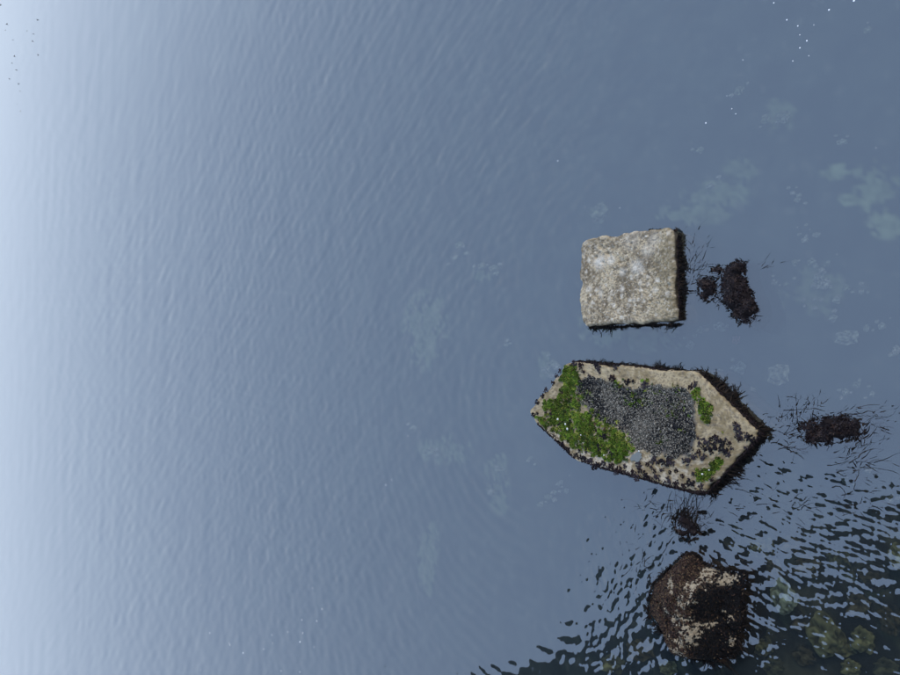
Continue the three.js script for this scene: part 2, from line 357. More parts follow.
// ---- the square block
const SQ_TOP = 0.24, SQP = [[581, 243], [584, 239], [600, 236], [622, 232], [628, 234], [634, 231], [668, 228], [673, 231], [675, 270], [673, 288], [677, 318], [673, 321], [640, 322], [586, 326], [582, 322], [579, 300], [579, 262]];
{
  const c = at(628, 278, SQ_TOP).setY(0), poly = localArea(SQP, SQ_TOP, c), g = base('square_footing', c);
  const rel = (px, py) => { const p = at(px, py, SQ_TOP); return [p.x - c.x, p.z - c.z]; };
  const ridge = rel(620, 250), pits = [[608, 254, 0.07], [601, 247, 0.05], [596, 257, 0.05], [622, 262, 0.085], [612, 248, 0.05], [603, 262, 0.04], [668, 285, 0.05], [650, 301, 0.04], [590, 300, 0.04], [632, 244, 0.04]].map(([x, y, r]) => [...rel(x, y), r]);
  const whites = [[600, 262, 0.22, 0.9], [611, 260, 0.16, 0.8], [637, 267, 0.22, 0.75], [622, 272, 0.12, 0.6], [589, 289, 0.1, 0.7], [600, 293, 0.09, 0.6], [622, 289, 0.09, 0.7], [655, 290, 0.1, 0.6], [648, 250, 0.2, 0.45], [655, 240, 0.2, 0.4], [634, 300, 0.08, 0.5], [640, 283, 0.08, 0.6], [648, 284, 0.06, 0.7], [632, 240, 0.3, 0.3], [606, 285, 0.06, 0.6], [611, 291, 0.06, 0.5]].map(([x, y, r, s]) => [...rel(x, y), r, s]);
  const top = (x, z) => {
    let h = SQ_TOP + 0.05 * fbm(x * 1.3, 3, z * 1.3, 3) + 0.028 * fbm(x * 6, 5, z * 6, 3) + 0.02 * n3(x * 22, 1, z * 22);
    h += 0.035 * ss(-0.06, 0.06, (z - ridge[1]) * 0.75 + (x - ridge[0]) * -0.25 + 0.12 * n3(x * 3, 0, z * 3)) * ss(-0.1, 0.6, x);   // the broken step across its far half
    for (const [px, pz, r] of pits) { const d = Math.hypot(x - px, z - pz) / r; if (d < 1.6) h -= 0.05 * (1 - ss(0.3, 1.3, d)); else if (d < 2.2) h += 0.008; }
    return h;
  };
  const tone = (x, z) => {
    const n = fbm(x * 2, 9, z * 2, 4), f = fbm(x * 11, 2, z * 11, 3), sp = n3(x * 30, 8, z * 30);
    let k = mixc([0.13, 0.097, 0.055], [0.40, 0.32, 0.20], ss(-0.35, 0.35, n * 0.7 + f));
    k = mixc(k, [0.20, 0.16, 0.08], 0.4 * ss(0.45, 1.0, z + 0.5 * f));                         // ochre film along the landward edge
    k = mixc(k, [0.055, 0.047, 0.036], 0.65 * ss(0.16, 0.42, sp + f * 0.4));
    let w = 0; for (const [px, pz, r, s] of whites) { const d = Math.hypot(x - px, z - pz) / r; w = Math.max(w, s * (1 - ss(0.35, 1.15, d + 0.9 * f))); }
    w = Math.max(w, speck(x, z, 7, 0.33) * 0.75, speck(x + 5, z, 15, 0.4) * 0.6, speck(x, z + 9, 30, 0.45) * 0.5) * (0.75 + f);
    k = mixc(k, [0.035, 0.03, 0.024], 0.8 * Math.max(speck(x + 3, z + 3, 17, 0.22), speck(x - 3, z + 3, 34, 0.25)));
    return mixc(k, [0.56, 0.51, 0.42], Math.min(1, Math.max(0, w)));
  };
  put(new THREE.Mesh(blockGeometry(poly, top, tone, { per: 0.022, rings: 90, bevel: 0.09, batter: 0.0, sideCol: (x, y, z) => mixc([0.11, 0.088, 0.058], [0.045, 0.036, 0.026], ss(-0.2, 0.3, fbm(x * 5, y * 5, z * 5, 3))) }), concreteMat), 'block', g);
  const e = (a, b) => [...rel(...a), ...rel(...b)];
  fringe(g, [[...e([675, 232], [677, 320]), 260, 0.13, 0.2], [...e([676, 255], [677, 300]), 90, 0.3, 0.0], [...e([585, 326], [676, 322]), 360, 0.15], [...e([645, 230], [675, 231]), 60, 0.10]], SQ_TOP - 0.02);
  const spots = [];
  for (let k = 0; k < 700; k++) { const t = rnd(), [x0, z0] = rel(676, 236), [x1, z1] = rel(678, 320), y = rr(0.0, 0.15); spots.push([lerp(x0, x1, t), y, lerp(z0, z1, t) - 0.02, rr(0.7, 1.3), purpleCol(), new THREE.Vector3(0, 0, 1)]); }
  instances('mussel_cluster', mussel, shellMat, spots, g);
  tag(g, 'square pale concrete block with white stains and pitted top standing in the water', 'concrete block');
}

// ---- the pointed block
const HX_TOP = 0.32, HXP = [[529, 411], [566, 364], [572, 362], [600, 364], [640, 368], [690, 372], [700, 375], [728, 402], [757, 431], [756, 437], [730, 465], [706, 491], [698, 493], [668, 486], [630, 475], [600, 468], [580, 462], [572, 457], [556, 441], [537, 424]];
{
  const c = at(640, 425, HX_TOP).setY(0), poly = localArea(HXP, HX_TOP, c), g = base('pointed_footing', c);
  const rel = (px, py) => { const p = at(px, py, HX_TOP); return [p.x - c.x, p.z - c.z]; };
  const bed = localArea([[572, 383], [590, 376], [616, 381], [634, 388], [658, 384], [686, 388], [694, 394], [697, 420], [696, 446], [690, 460], [676, 458], [650, 455], [632, 447], [624, 432], [602, 421], [585, 410], [578, 396]], HX_TOP, c);
  const top = (x, z) => HX_TOP + 0.04 * fbm(x * 1.1, 6, z * 1.1, 3) + 0.02 * fbm(x * 6, 5, z * 6, 3) + 0.008 * n3(x * 22, 1, z * 22) - (inside(bed, x, z) ? 0.06 * ss(0, 0.2, edgeDist(bed, x, z)) : 0);
  const tone = (x, z) => {
    const n = fbm(x * 1.6, 19, z * 1.6, 4), f = fbm(x * 9, 12, z * 9, 3), sp = n3(x * 26, 18, z * 26);
    let k = mixc([0.20, 0.15, 0.075], [0.36, 0.285, 0.165], ss(-0.3, 0.3, n * 0.8 + f));
    k = mixc(k, [0.30, 0.25, 0.17], 0.7 * Math.max(speck(x, z, 8, 0.35), speck(x, z, 18, 0.4)));
    k = mixc(k, [0.05, 0.04, 0.03], 0.7 * Math.max(speck(x + 4, z, 11, 0.2), speck(x + 4, z, 26, 0.3)));
    const low = ss(-0.2, -0.9, x + 0.5 * n);
    k = mixc(k, [0.44, 0.385, 0.29], 0.75 * low * ss(-0.15, 0.2, f + n));
    k = mixc(k, [0.10, 0.075, 0.055], 0.6 * ss(0.18, 0.4, sp + 0.5 * f));
    if (inside(bed, x, z)) k = mixc(k, [0.05, 0.05, 0.052], 0.9 * ss(0.0, 0.12, edgeDist(bed, x, z)));
    return k;
  };
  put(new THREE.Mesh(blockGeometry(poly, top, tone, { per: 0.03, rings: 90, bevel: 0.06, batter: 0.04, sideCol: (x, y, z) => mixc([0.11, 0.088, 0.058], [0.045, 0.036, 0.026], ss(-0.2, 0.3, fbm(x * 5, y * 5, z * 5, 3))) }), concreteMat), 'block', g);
  // the packed mussel bed in its middle
  const spots = [];
  for (let k = 0; k < 17000; k++) {
    const [x, z] = sample(bed), d = edgeDist(bed, x, z), n = n3(x * 2.2, 31, z * 2.2); if (d < 0.3 && n3(x * 5, 61, z * 5) + 0.5 * n3(x * 14, 63, z * 14) > d * 3.2 - 0.12) continue;
    spots.push([x, top(x, z) + rr(0.0, 0.035) + 0.02 * n, z, rr(0.5, 1.05), musselCol(Math.max(0.09, 0.25 + 0.25 * n3(x * 1.5, 44, z * 1.5)))]);
  }
  instances('mussel_bed', mussel, shellMat, spots, g, 'dense bed of small dark and grey mussels');
  // green algae patches
  const A = (pts, d, label) => algae(g, localArea(pts, HX_TOP, c), top, d, 'algae_patch', label);
  A([[561, 369], [568, 364], [577, 366], [582, 372], [580, 382], [574, 392], [577, 402], [586, 412], [596, 420], [606, 424], [621, 436], [630, 442], [631, 452], [627, 462], [614, 463], [596, 458], [582, 453], [570, 447], [558, 436], [546, 428], [535, 417], [544, 415], [542, 405], [546, 398], [554, 400], [560, 388]], 2600, 'large bright green algae mat along the seaward edge');
  A([[692, 388], [699, 388], [703, 397], [712, 402], [714, 414], [709, 424], [700, 420], [696, 408]], 2800);
  A([[624, 399], [634, 395], [648, 397], [653, 404], [645, 409], [634, 405]], 1400);
  A([[694, 468], [704, 464], [714, 459], [722, 456], [725, 462], [718, 468], [719, 478], [708, 482], [697, 480]], 1900);
  A([[612, 380], [620, 378], [626, 384], [618, 388]], 1100);
  A([[647, 436], [660, 430], [668, 440], [655, 446]], 500);
  A([[720, 430], [726, 432], [725, 438], [719, 437]], 1500);
  A([[676, 428], [686, 430], [684, 438], [675, 436]], 500);
  A([[578, 378], [590, 392], [600, 412], [622, 425], [640, 440], [634, 452], [600, 430], [572, 405], [570, 385]], 420, 'thin green algae straggling into the mussel bed');
  A([[600, 378], [650, 380], [690, 386], [692, 420], [640, 415], [606, 396]], 130, 'sparse green algae among the mussels');
  // dark clumps of mussels scattered on the pale rim
  const clumpGeo = [];
  for (let v = 0; v < 4; v++) {
    const parts = [];
    for (let k = 0; k < 17; k++) { const m = mussel.clone(), a = rr(0, 6.28), r = 0.075 * Math.pow(rnd(), 0.9); m.scale(1.1, 1.3, 1.2); m.rotateX(gauss() * 0.6); m.rotateY(rr(0, 6.28)); m.translate(Math.cos(a) * r, 0.015 + rr(0, 0.025), Math.sin(a) * r); parts.push(m); }
    clumpGeo.push(mergeGeometries(parts));
  }
  const clumpMats = [dull({ color: new THREE.Color().setRGB(0.016, 0.010, 0.011), roughness: 0.85 }), dull({ color: new THREE.Color().setRGB(0.010, 0.008, 0.010), roughness: 0.85 }), dull({ color: new THREE.Color().setRGB(0.03, 0.024, 0.028), roughness: 0.85 })];
  const cl = [[537, 402], [543, 396], [553, 383], [557, 375], [547, 391], [560, 371], [582, 366], [583, 371], [590, 376], [598, 368], [599, 373], [596, 364], [613, 377], [634, 382], [628, 383], [546, 413], [538, 413], [533, 415], [690, 386], [694, 384], [575, 364], [615, 368], [645, 386],
    [576, 455], [583, 458], [590, 461], [597, 464], [603, 462], [608, 468], [613, 466], [620, 470], [625, 467], [633, 472], [640, 470], [645, 474], [651, 468], [657, 476], [662, 470], [668, 480], [661, 462], [668, 463], [655, 461], [648, 463], [640, 464], [675, 470], [682, 476], [672, 462], [690, 482], [648, 478], [580, 450], [637, 477], [616, 473], [700, 487], [712, 480], [694, 474], [699, 452], [694, 456], [688, 462],
    [704, 448], [708, 443], [714, 446], [710, 439], [717, 441], [722, 443], [704, 440], [716, 436], [726, 440], [729, 444], [700, 444], [711, 450], [722, 449], [736, 428], [740, 434], [738, 438], [743, 439], [747, 436], [735, 424], [750, 440], [732, 448], [745, 447], [727, 452], [698, 438], [703, 456], [676, 482], [684, 486], [594, 467], [568, 449], [562, 444], [671, 473], [654, 472], [570, 400], [566, 412], [578, 425], [590, 440], [600, 446], [612, 452], [560, 425], [572, 438], [586, 450], [570, 378], [563, 392], [604, 436], [620, 458], [596, 430], [552, 415]];
  for (const [px, py] of cl) {
    const [x, z] = rel(px + rr(-0.8, 0.8), py + rr(-0.8, 0.8)), i = Math.floor(rnd() * 4), o = put(new THREE.Mesh(clumpGeo[i], clumpMats[Math.floor(rnd() * 3)]), 'mussel_clump', g);
    o.position.set(x, top(x, z) - 0.01, z); o.rotation.y = rr(0, 6.28); o.scale.setScalar(rr(0.6, 1.35));
  }
  // fine purple shell cover spilling over the lower edge
  const sp2 = [], P = [[537, 424], [556, 441], [572, 457], [600, 468], [630, 475], [668, 486], [698, 494], [706, 492], [730, 466], [758, 436], [757, 431], [728, 402], [700, 375], [640, 368], [572, 362]].map(p => rel(...p));
  for (let s = 0; s < P.length - 1; s++) {
    const [x0, z0] = P[s], [x1, z1] = P[s + 1], dx = x1 - x0, dz = z1 - z0, l = Math.hypot(dx, dz); let ox = -dz / l, oz = dx / l; if (ox * (x0 + x1) + oz * (z0 + z1) < 0) { ox = -ox; oz = -oz; }
    const nn = Math.round(l * (s > 10 ? 160 : 420));
    for (let k = 0; k < nn; k++) { const t = rnd(), y = rr(0.0, HX_TOP - 0.03), o = 0.015 + 0.05 * (HX_TOP - y); sp2.push([x0 + dx * t + ox * o, y, z0 + dz * t + oz * o, rr(0.8, 1.4), purpleCol(), new THREE.Vector3(ox, 0.4, oz).normalize()]); }
    if (s < 7) for (let k = 0; k < l * 90; k++) { const t = rnd(), o = -0.12 * rnd() * rnd(), x = x0 + dx * t + ox * o, z = z0 + dz * t + oz * o; sp2.push([x, top(x, z), z, rr(0.7, 1.3), purpleCol()]); }
  }
  instances('mussel_band', mussel, shellMat, sp2, g, 'dark band of mussels below the waterline edge');
  const e = (a, b) => [...rel(...a), ...rel(...b)];
  fringe(g, [[...e([572, 362], [640, 368]), 200, 0.10], [...e([640, 368], [700, 375]), 240, 0.16, -0.3], [...e([700, 375], [728, 402]), 380, 0.24, -0.5], [...e([728, 402], [758, 432]), 340, 0.18, 0.4], [...e([758, 435], [730, 466]), 300, 0.15], [...e([730, 466], [704, 493]), 320, 0.18],
    [...e([698, 494], [630, 476]), 240, 0.08], [...e([630, 476], [572, 458]), 200, 0.08], [...e([572, 458], [537, 425]), 150, 0.07]], HX_TOP - 0.02);
  // shallow puddle and white limpets
  const pool = []; for (let k = 0; k < 40; k++) { const a = k / 40 * 6.2832, r = 0.13 + 0.05 * n3(Math.cos(a) * 2, 3, Math.sin(a) * 2); pool.push(new THREE.Vector2(Math.cos(a) * r * 0.8, Math.sin(a) * r * 1.2)); }
  const pg = new THREE.ShapeGeometry(new THREE.Shape(pool)); pg.rotateX(-Math.PI / 2);
  const pm = put(new THREE.Mesh(pg, mat({ color: new THREE.Color().setRGB(0.13, 0.14, 0.13), roughness: 0.6 })), 'rain_puddle', g); { const [x, z] = rel(637, 457); pm.position.set(x, top(x, z) + 0.03, z); pm.rotation.y = 0.5; }
  const shell = new THREE.ConeGeometry(0.034, 0.028, 9); const shm = mat({ color: new THREE.Color().setRGB(0.6, 0.6, 0.56), roughness: 0.7 });
  for (const [px, py, s] of [[558, 419, 1], [566, 424, 0.8], [568, 429, 1.1], [582, 435, 0.5], [640, 451, 0.6], [703, 474, 0.7], [710, 470, 0.6], [605, 455, 0.5]]) { const [x, z] = rel(px, py), o = put(new THREE.Mesh(shell, shm), 'limpet', g); o.position.set(x, top(x, z) + 0.05, z); o.scale.set(s, s, s); o.rotation.set(gauss() * 0.2, rnd() * 6, gauss() * 0.2); }
  tag(g, 'long pointed concrete pier base covered with green algae and a mussel bed', 'pier base');
}

// ---------------------------------------------------------------- rocks that break the surface
function mound(outline, hFn, colFn, { rings: NR = 36, low = -1.6, per = 0.05 } = {}) {
  const out = [];
  for (let i = 0; i < outline.length; i++) { const a = outline[i], b = outline[(i + 1) % outline.length], n = Math.max(2, Math.round(Math.hypot(b[0] - a[0], b[1] - a[1]) / per)); for (let k = 0; k < n; k++) out.push([lerp(a[0], b[0], k / n), lerp(a[1], b[1], k / n)]); }
  const N = out.length; for (let s = 0; s < 3; s++) { const c = out.map(p => p.slice()); for (let i = 0; i < N; i++) { const a = c[(i + N - 1) % N], d = c[(i + 1) % N]; out[i] = [(a[0] + 2 * c[i][0] + d[0]) / 4, (a[1] + 2 * c[i][1] + d[1]) / 4]; } }
  const pos = [0, hFn(0, 0, 0), 0], col = [...colFn(0, 0, pos[1])], idx = [];
  let prev = -1;
  for (let k = 1; k <= NR + 8; k++) {
    const s = pos.length / 3, t = k <= NR ? k / NR : 1 + 0.05 * (k - NR);
    for (let i = 0; i < N; i++) {
      const x = out[i][0] * t, z = out[i][1] * t, y = k <= NR ? hFn(x, z, t) : lerp(hFn(out[i][0], out[i][1], 1), low, Math.pow((k - NR) / 8, 1.2));
      pos.push(x, y, z); col.push(...colFn(x, z, y)); const j = (i + 1) % N;
      if (prev < 0) idx.push(0, s + j, s + i); else idx.push(prev + i, prev + j, s + i, prev + j, s + j, s + i);
    }
    prev = s;
  }
  return geom(pos, idx, col);
}
const rockMat = dull({ vertexColors: true, roughness: 0.8 });
// a tuft of short leathery fronds, instanced over weedy mounds
const frond = (() => {
  const pos = [], idx = [];
  for (let b = 0; b < 6; b++) { const a = b * 1.047 + 0.2 * b, cx = Math.cos(a), cz = Math.sin(a), L = 0.07 + 0.025 * (b % 3), s = pos.length / 3;
    pos.push(-cz * 0.007, 0, cx * 0.007, cz * 0.007, 0, -cx * 0.007, cx * L * 0.55 + cz * 0.012, 0.035, cz * L * 0.55 - cx * 0.012, cx * L * 0.55 - cz * 0.012, 0.03, cz * L * 0.55 + cx * 0.012, cx * L, 0.012, cz * L);
    idx.push(s, s + 1, s + 2, s, s + 2, s + 3, s + 3, s + 2, s + 4); }
  return geom(pos, idx);
})();
const frondMat = dull({ roughness: 0.5, specularIntensity: 0.5 });
function weedMound(name, pts, height, label, category, density, strands) {
  const cx = pts.reduce((s, p) => s + p[0], 0) / pts.length, cy = pts.reduce((s, p) => s + p[1], 0) / pts.length, c = at(cx, cy, 0), poly = localArea(pts, 0.02, c), g = base(name, c);
  const h = (x, z) => { const d = edgeDist(poly, x, z); return -0.03 + height * (inside(poly, x, z) ? Math.sqrt(ss(0, 0.28, d)) : 0) + (inside(poly, x, z) ? 0.26 * fbm(x * 4.5, 2, z * 4.5, 3) : 0); };
  put(new THREE.Mesh(mound(poly, h, () => [0.010, 0.007, 0.007], { rings: 20, per: 0.06, low: -1.9 }), rockMat), 'rock', g);
  const b = bounds(poly), spots = [];
  for (let k = 0; k < (b[1] - b[0]) * (b[3] - b[2]) * density; k++) { const x = rr(b[0] - 0.05, b[1] + 0.05), z = rr(b[2] - 0.05, b[3] + 0.05); if (!inside(poly, x, z) && edgeDist(poly, x, z) > 0.05 * rnd()) continue; if (edgeDist(poly, x, z) < 0.16 && n3(x * 6, 91, z * 6) > 0.05) continue; const v = rr(0.5, 1.6), cc = rnd() < 0.8 ? [0.012 * v, 0.007 * v, 0.008 * v] : [0.045 * v, 0.028 * v, 0.022 * v]; spots.push([x, h(x, z) + rr(0, 0.03), z, rr(0.3, 0.75), cc]); }
  instances('seaweed_tuft', frond, frondMat, spots, g);
  if (strands) fringe(g, poly.map((p, i) => { const q = poly[(i + 1) % poly.length]; return [...p, ...q, Math.max(3, Math.round(strands * Math.hypot(p[0] - q[0], p[1] - q[1]))), 0.12, gauss() * 0.4]; }), 0.06);
  tag(g, label, category);
  return g;
}
weedMound('seaweed_rock', [[726, 268], [737, 262], [744, 264], [743, 274], [746, 286], [752, 297], [755, 309], [751, 318], [744, 322], [736, 317], [728, 308], [724, 296], [722, 282]], 0.2, 'long dark purple seaweed clump beside the square block', 'seaweed', 4200, 26);
weedMound('seaweed_rock', [[703, 280], [709, 278], [713, 284], [714, 295], [710, 300], [704, 299], [699, 291], [699, 284]], 0.13, 'small round dark seaweed clump between square block and longer clump', 'seaweed', 4200, 40);
weedMound('seaweed_rock', [[713, 269], [719, 267], [721, 273], [717, 277], [712, 275]], 0.06, 'tiniest dark seaweed tuft next to the square block', 'seaweed', 3600, 40);
weedMound('seaweed_rock', [[801, 425], [815, 421], [832, 418], [848, 417], [860, 423], [863, 432], [853, 438], [838, 441], [822, 443], [806, 440], [800, 434]], 0.11, 'oval brown seaweed mound off the tip of the pointed block', 'seaweed', 3800, 26);
weedMound('seaweed_rock', [[672, 520], [684, 516], [696, 526], [698, 536], [688, 540], [678, 532]], 0.03, 'black seaweed patch awash between the pointed block and mussel rock', 'seaweed', 500, 60);

// the mussel rock
{
  const pts = [[650, 602], [655, 584], [668, 572], [680, 560], [688, 553], [697, 556], [706, 565], [722, 571], [746, 572], [745, 588], [742, 606], [744, 622], [738, 640], [730, 655], [716, 660], [700, 657], [686, 655], [672, 642], [660, 626], [651, 614]];
  const c = at(697, 607, 0), poly = localArea(pts, 0, c), g = base('mussel_rock', c);
  const rel = (px, py, y) => { const p = at(px, py, y); return [p.x - c.x, p.z - c.z]; };
  const ridge = [[690, 568], [699, 576], [696, 590], [690, 604], [686, 618], [690, 632], [688, 646]].map(p => rel(...p, 0.85));
  const rz = (x) => { for (let i = 0; i < ridge.length - 1; i++) { const [x0, z0] = ridge[i], [x1, z1] = ridge[i + 1]; if ((x <= x0 && x >= x1) || (x >= x0 && x <= x1)) return lerp(z0, z1, (x - x0) / (x1 - x0 || 1e-6)); } return x > ridge[0][0] ? ridge[0][1] : ridge[ridge.length - 1][1]; };
  const h = (x, z) => {
    const d = edgeDist(poly, x, z), i = inside(poly, x, z) ? 1 : 0, u = z - rz(x);
    const prof = u < 0 ? Math.pow(ss(-1.5, 0.1, u), 0.8) : 1 - 0.85 * ss(0.0, 0.38, u) + 0.22 * ss(0.55, 0.8, u);
    return -0.03 + i * Math.pow(ss(-0.03, 0.4, d), 0.6) * (0.10 + 0.9 * prof) + (0.2 * fbm(x * 2.2, 3, z * 2.2, 4) + 0.10 * (0.35 - Math.abs(n3(x * 4.5, 6, z * 4.5))) + 0.05 * n3(x * 10, 2, z * 10)) * ss(0, 0.2, d * i);
  };
  const pale = [[699, 576, 7], [696, 571, 5], [695, 586, 5], [693, 595, 4], [689, 605, 4], [682, 618, 6], [688, 617, 5], [692, 630, 7], [686, 638, 7], [681, 650, 6], [676, 645, 4], [667, 584, 4], [672, 590, 3], [686, 600, 4], [668, 612, 3], [724, 580, 5], [716, 582, 4], [733, 626, 6], [718, 624, 4], [720, 652, 4], [684, 655, 4], [700, 628, 4], [684, 600, 3]].map(([x, y, r]) => [...rel(x, y, 0.7), r / 34]);
  const paleness = (x, z) => { let w = 0; const f = fbm(x * 5, 3, z * 5, 3), f2 = n3(x * 14, 7, z * 14); for (const [px, pz, r] of pale) w = Math.max(w, 1 - ss(0.5, 1.2, Math.hypot(x - px, z - pz) / r + 2.0 * f + 0.8 * f2)); return w * (n3(x * 24, 5, z * 24) > -0.2 ? 1 : 0.15); };
  put(new THREE.Mesh(mound(poly, h, (x, z, y) => mixc([0.02, 0.014, 0.011], [0.32, 0.27, 0.19], y < 0.05 ? 0 : paleness(x, z)), { rings: 60, per: 0.035, low: -2 }), rockMat), 'rock', g);
  const spots = [];
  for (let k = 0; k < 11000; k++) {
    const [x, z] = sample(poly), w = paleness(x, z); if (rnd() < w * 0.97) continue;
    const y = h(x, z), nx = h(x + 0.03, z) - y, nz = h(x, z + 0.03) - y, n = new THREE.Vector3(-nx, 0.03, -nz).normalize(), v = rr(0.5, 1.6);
    const cc = rnd() < (z > rz(x) + 0.06 + 0.12 * n3(x * 5, 3, z * 5) ? 0.93 : 0.2) ? [0.006 * v, 0.006 * v, 0.007 * v] : rnd() < 0.7 ? [0.036 * v, 0.021 * v, 0.016 * v] : [0.08 * v, 0.055 * v, 0.032 * v];  // past the ridge: black mussels, the landward face's shade also put into their colour
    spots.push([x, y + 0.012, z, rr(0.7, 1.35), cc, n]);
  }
  instances('mussel_cover', mussel, shellMat, spots, g, 'brown and black mussels coating the rock, landward shade put into their colour');
  const cone = new THREE.ConeGeometry(0.02, 0.022, 6), bs = [];
  for (let k = 0; k < 6000; k++) { const [x, z] = sample(poly); if (paleness(x, z) < 0.5) continue; const v = rr(0.7, 1.15); bs.push([x, h(x, z) + 0.008, z, rr(0.6, 1.4), [0.34 * v, 0.29 * v, 0.21 * v]]); }
  instances('barnacle_patch', cone, shellMat, bs, g, 'cream barnacles along the ridge');
  fringe(g, poly.map((p, i) => { const q = poly[(i + 1) % poly.length]; return [...p, ...q, Math.round(90 * Math.hypot(p[0] - q[0], p[1] - q[1])), 0.16, 0.3]; }), 0.16);
  tag(g, 'brown mussel covered rock with cream barnacle ridge rising from dark rippled water', 'rock');
}

// ---------------------------------------------------------------- weed that floats loose on the surface
function drift(list, name, label) {
  const pos = [], idx = [], col = [], o0 = at(list[0][0], list[0][1], 0);
  for (const [px, py, rx, ry, n, ang, len] of list) for (let k = 0; k < n; k++) {
    const p = at(px + gauss() * rx * 0.5, py + gauss() * ry * 0.5, 0), L = len * rr(0.4, 1.4), pts = []; let a = ang + gauss() * 0.4; const curl = gauss() * 0.8, sink = 0.05 * rnd();
    for (let i = 0; i < 7; i++) { const w = waterAt(p.x, p.z, 0.02, 0.02)[0]; pts.push(new THREE.Vector3(p.x - o0.x, w + 0.003 - sink * (0.4 + 0.6 * Math.sin(i + k)), p.z - o0.z)); p.x += Math.cos(a) * L / 6; p.z += Math.sin(a) * L / 6; a += curl / 6 + gauss() * 0.12; }
    strand(pos, idx, col, pts, rr(0.004, 0.011), weedCol());
  }
  const o = put(new THREE.Mesh(geom(pos, idx, col), weedMat), name); o.position.copy(o0); return tag(o, label, 'seaweed', null, 'stuff');
}
drift([[800, 418, 26, 20, 60, 0.4, 0.3], [785, 435, 14, 24, 60, 1.3, 0.35], [845, 412, 50, 8, 40, 1.6, 0.4], [858, 450, 10, 26, 40, 0.5, 0.4], [880, 430, 16, 20, 20, 1.1, 0.25], [845, 465, 34, 18, 40, 1.4, 0.4]], 'floating_seaweed', 'fine dark seaweed strands drifting round the oval seaweed mound');
drift([[690, 262, 16, 26, 50, 0.4, 0.3], [696, 280, 10, 10, 30, 1.2, 0.3], [717, 298, 8, 18, 30, 0.6, 0.25], [765, 268, 16, 6, 7, 1.2, 0.3], [752, 325, 8, 5, 8, 1.0, 0.2]], 'floating_seaweed', 'loose dark seaweed threads between square block and purple clumps');
drift([[684, 522, 16, 16, 220, 0.5, 0.45], [655, 510, 30, 14, 24, 1.3, 0.5], [640, 570, 26, 30, 40, 0.3, 0.4], [740, 510, 50, 14, 20, 1.3, 0.4], [800, 508, 60, 16, 22, 1.4, 0.4], [860, 500, 50, 20, 22, 1.5, 0.4]], 'floating_seaweed', 'black seaweed trails awash between pointed block and mussel rock');

// ---------------------------------------------------------------- stones on the sea floor
const stoneGeos = [0, 1, 2].map((v) => {
  const g = new THREE.IcosahedronGeometry(1, 5), p = g.attributes.position, col = [];
  for (let i = 0; i < p.count; i++) { const x = p.getX(i), y = p.getY(i), z = p.getZ(i), s = 1 + 0.9 * fbm(x * 1.1 + v * 9, y * 1.1, z * 1.1, 4) - 0.35 * Math.abs(n3(x * 2.2 + v * 5, y * 2.2, z * 2.2)); p.setXYZ(i, x * s, y * s, z * s); const k = Math.max(0.12, 0.7 + 1.8 * fbm(x * 2.2 + v, y * 2.2, z * 2.2, 4) + 0.8 * n3(x * 8, y * 8, z * 8 + v)); col.push(k, k, k * 0.92); }
  g.setAttribute('color', new THREE.Float32BufferAttribute(col, 3)); g.computeVertexNormals(); return g;
});
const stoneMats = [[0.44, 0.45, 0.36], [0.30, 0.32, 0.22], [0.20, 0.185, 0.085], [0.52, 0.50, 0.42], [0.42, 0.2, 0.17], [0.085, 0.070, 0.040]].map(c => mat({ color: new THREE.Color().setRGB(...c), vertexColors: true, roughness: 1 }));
function stone(px, py, rx, ry, m, label, y = BED + 0.3, group) {
  const c = at(px, py, y), a = at(px + rx, py, y).sub(c), b = at(px, py + ry, y).sub(c), o = put(new THREE.Mesh(stoneGeos[Math.floor(rnd() * 3)], stoneMats[m]), 'submerged_stone');
  const la = a.length(), lb = b.length(), hh = Math.min(la, lb) * 0.6; o.position.set(c.x, Math.min(y, -hh - 0.05), c.z); o.rotation.y = Math.atan2(-a.z, a.x); o.scale.set(la, hh, lb);
  tag(o, label, 'stone', group);
}
stone(778, 375, 11, 10, 0, 'round pale mottled stone underwater opposite the pointed block side');
stone(846, 338, 12, 7, 0, 'oval pale stone underwater beyond the purple seaweed clump');
stone(600, 213, 8, 9, 1, 'greenish stone underwater just past the square block corner');
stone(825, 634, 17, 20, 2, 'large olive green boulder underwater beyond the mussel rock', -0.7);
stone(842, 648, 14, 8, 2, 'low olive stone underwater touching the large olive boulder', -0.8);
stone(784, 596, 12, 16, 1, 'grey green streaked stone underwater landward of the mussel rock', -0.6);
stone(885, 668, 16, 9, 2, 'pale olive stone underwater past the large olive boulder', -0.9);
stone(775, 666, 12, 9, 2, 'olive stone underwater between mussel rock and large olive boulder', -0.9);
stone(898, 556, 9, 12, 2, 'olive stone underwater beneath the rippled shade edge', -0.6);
stone(736, 340, 4, 4, 4, 'small reddish stone underwater between the two concrete blocks');
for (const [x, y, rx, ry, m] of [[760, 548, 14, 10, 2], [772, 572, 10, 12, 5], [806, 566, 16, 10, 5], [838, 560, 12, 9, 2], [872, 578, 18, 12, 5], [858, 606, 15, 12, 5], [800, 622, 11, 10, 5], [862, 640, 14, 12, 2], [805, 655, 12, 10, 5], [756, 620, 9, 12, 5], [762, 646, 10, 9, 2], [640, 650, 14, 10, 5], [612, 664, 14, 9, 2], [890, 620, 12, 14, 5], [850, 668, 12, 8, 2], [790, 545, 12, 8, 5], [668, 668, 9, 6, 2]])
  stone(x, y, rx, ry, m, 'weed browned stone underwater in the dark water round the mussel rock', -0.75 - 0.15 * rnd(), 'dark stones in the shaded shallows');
const G = 'small pale stones lying underwater', GL = 'small pale stone lying underwater on the sea floor';
